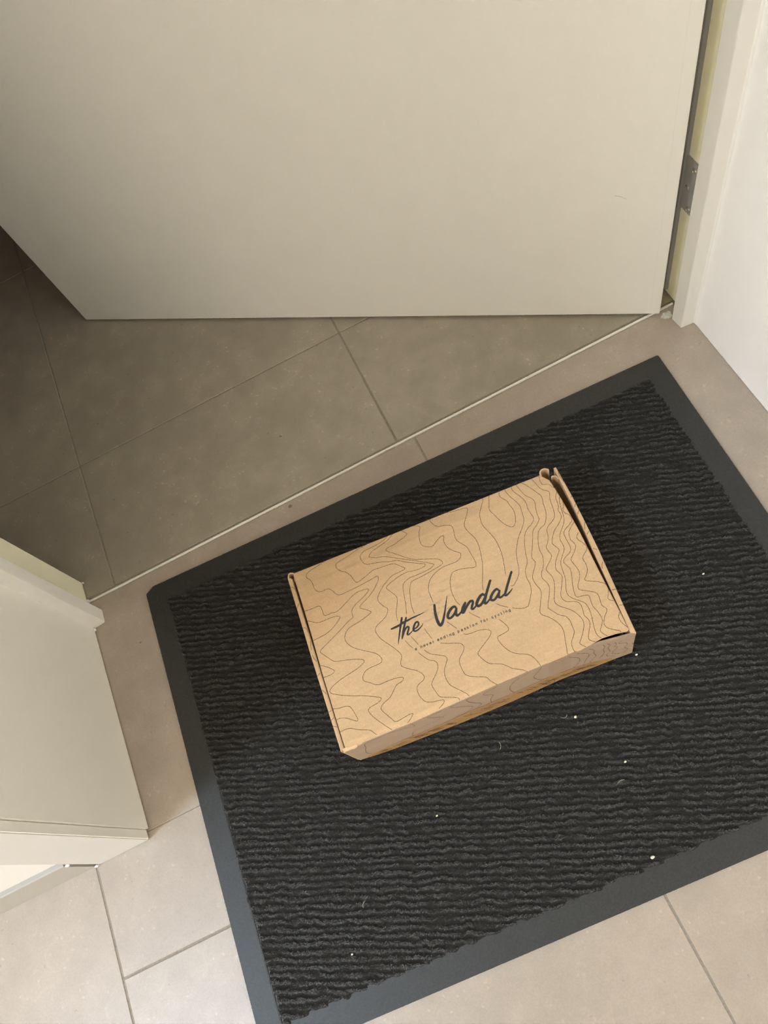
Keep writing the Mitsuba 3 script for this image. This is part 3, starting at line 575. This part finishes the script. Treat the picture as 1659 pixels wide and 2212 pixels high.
SIDE_LINES = "3,2111 36,2089 49,2059 53,2034|42,1870 29,1847 2,1812|-1,1551 28,1537 41,1506 44,1465|50,1385 25,1302 20,1249|9,1188 20,1129 37,1088|-6,921 35,950|-4,752 31,682|-12,476 36,489|-12,378 34,398|-11,308 32,284|3582,2142 3565,2077 3589,1940|3595,1784 3562,1757|3584,1664 3551,1627|3583,1572 3542,1530|3577,1408 3539,1319|3570,1283 3531,1255|3519,1071 3560,1036|3546,877 3516,833 3510,801|3494,532 3534,523|3493,536 3533,524|3487,345 3527,327"
SCRIPT_STROKES = "11606,11835,118 11371,11376,126 11070,10851,118 10728,10213,95 10414,9607,63 10154,9076,24|10019,11081,102 10531,11081,126 11069,11132,134 11582,11242,134 12110,11282,118 12767,11353,95 13427,11374,71 13897,11390,47 14345,11434,20|12100,11673,102 11858,11303,118 11582,10851,118 11198,10229,126 10908,9705,110 10802,9507,79|11067,9848,95 11247,10123,102 11517,10394,102 11823,10578,110 11981,10480,110 11889,10242,110 11671,9945,102 11547,9735,102 11645,9642,87 11900,9712,67 12152,9821,47 12267,9900,47|12529,10011,79 12845,10075,87 13123,10237,102 13234,10496,102 13171,10662,102 12932,10643,110 12650,10391,118 12443,10084,118 12401,9850,102 12541,9721,95 12842,9724,87 13241,9885,63 13511,10026,43 13735,10234,20|15746,11733,137 15545,11085,150 15420,10364,162 15392,9689,175 15463,9284,175 15647,9238,175 15983,9574,150 16378,10166,119 16733,10775,87 17076,11394,62 17368,11908,37 17506,12199,25|17934,10537,137 17784,10666,137 17401,10556,162 16983,10253,175 16727,9943,162 16687,9679,150 16867,9552,137 17240,9651,137 17668,9955,137 17941,10317,125|17980,10340,125 17777,9973,150 17686,9595,150 17844,9497,125 18175,9633,112 18425,9762,100|19177,10552,125 18832,10215,187 18478,9736,200 18488,9597,175|18628,9607,150 19153,10079,150 19705,10463,150 20006,10466,137 20022,10256,137 19796,9938,137 19616,9663,137 19718,9511,125 20031,9625,100 20299,9786,87|21553,10565,150 21351,10720,150 20917,10486,175 20495,10112,175 20324,9848,162 20414,9594,150 20763,9621,150 21220,9937,150 21668,10373,137|22875,11890,137 22454,11366,150 22033,10842,150 21571,10205,162 21283,9772,162 21282,9531,125 21548,9591,112 21971,9825,100|23262,10516,125 23121,10645,137 22713,10473,150 22316,10162,162 22080,9843,162 22139,9597,137 22462,9571,137 22960,9881,137 23352,10262,125|23377,10324,125 23136,9934,137 23019,9634,137 23207,9529,125 23542,9614,112 23784,9723,100|25544,11875,125 25049,11275,137 24546,10644,144 24099,10068,144 23790,9654,137 23822,9496,125 24109,9548,112 24447,9714,81 24715,9875,50 24857,9986,25"
TAGLINE = "a11855,7692 n12547,7685 e12927,7704 v13280,7681 e13682,7672 r14041,7690 e14653,7697 n15034,7696 d15435,7697 i15795,7705 n16157,7702 g16512,7649 p17181,7681 a17603,7673 s17984,7682 s18324,7688 i18674,7705 o19024,7722 n19426,7703 f20046,7731 o20409,7708 r20761,7695 c21402,7705 y21775,7673 c22166,7683 l22516,7700 i22827,7694 n23140,7668 g23503,7636"
def unpack(t, k=1e4):
    return [np.array([tuple(map(float, q_.split(','))) for q_ in s_.split()]) / k for s_ in t.split('|')]
LW = 0.00056
def ink(key, parts, mat):
    add(B + key, to_box(trimesh.util.concatenate(parts)), mat)
ink('lid__contour_print', [flat_ribbon(p_, ZT + 0.00012, LW, False) for p_ in clipped(unpack(TOP_LINES), lid)], 'print_brown')
fr = []
def front_ribbon(p_, off, w):
    s_ = spline(p_); s_[:, 1] = np.clip(s_[:, 1], 0.008, ZT - 0.0008)
    P = np.c_[s_[:, 0], front_y(s_[:, 0], s_[:, 1]) - off, s_[:, 1]]
    t_ = np.gradient(s_, axis=0); t_ /= np.linalg.norm(t_, axis=1, keepdims=True) + 1e-12
    return ribbon(P, np.c_[-t_[:, 1], np.zeros(len(P)), t_[:, 0]], w)
for p_ in unpack(FRONT_LINES): fr.append(front_ribbon(p_, 0.00025, LW))
ink('front_panel__contour_print', fr, 'print_brown')
rng = np.random.default_rng(8); bl = []
for X in np.concatenate([rng.uniform(0.02, 0.06, 9), rng.uniform(0.06, 0.16, 22), rng.uniform(0.16, 0.23, 10), rng.uniform(0.23, 0.26, 14), rng.uniform(0.26, 0.32, 12)]):
    a_, b_ = np.interp(X, X2, z2t) - 0.001, np.interp(X, X2, z2b) + 0.001
    L_ = rng.uniform(0.004, 0.014); t_ = np.linspace(0, 1, 5)
    z_ = np.clip(a_ + (b_ - a_) * (rng.uniform(0, 0.4) + t_ * rng.uniform(0.2, 0.6)), b_, a_)
    bl.append(front_ribbon(np.c_[np.clip(X - L_ / 2 + L_ * t_ + rng.normal(0, 0.0012, 5), 0.014, 0.323), z_], 0.0016, 0.0009))
ink('bottom_fold__contour_print', bl, 'print_brown')
for k_, o_ in (('side_wall', side_l), ('side_wall_001', side_r)):
    for p_ in clipped(unpack(SIDE_LINES), o_):
        ink(k_ + '__print_line', [flat_ribbon(p_, ZT + 0.00035, LW, False)], 'print_brown')

# brush lettering: strokes of changing width
pol = []
for s_ in unpack(SCRIPT_STROKES, 1e5):
    r_ = s_[:, 2]; c_ = spline(s_[:, :2], 5); rr = np.interp(np.linspace(0, len(r_) - 1, len(c_)), np.arange(len(r_)), r_)
    discs = [shapely.Point(*q_).buffer(w_, 6) for q_, w_ in zip(c_, rr)]
    pol += [MultiPoint(list(d1.exterior.coords) + list(d2.exterior.coords)).convex_hull for d1, d2 in zip(discs[:-1], discs[1:])]
U = unary_union(pol).simplify(0.00004)
let = [trimesh.creation.extrude_polygon(p_, 0.0001, engine='earcut') for p_ in getattr(U, 'geoms', [U])]
for l_ in let: l_.apply_translation([0, 0, ZT + 0.00016])
ink('lid__lettering', let, 'print_dark')
labels[B + 'lid__lettering'] = {'label': 'dark brush-script lettering'}
tg, hcap = [], 0.0031
for tok in TAGLINE.split():
    c_ = tok[0]; x_, y_ = (float(q_) / 1e5 for q_ in tok[1:].split(','))
    l_ = meshkit.text_mesh(c_, hcap, 0.0001, True)
    l_.apply_translation([x_ - (l_.bounds[0, 0] + l_.bounds[1, 0]) / 2, 0.0770 - 0.00115, ZT + 0.00016]); tg.append(l_)
ink('lid__tagline', tg, 'print_dark')
labels[B + 'lid__tagline'] = {'label': 'small spaced tagline print'}
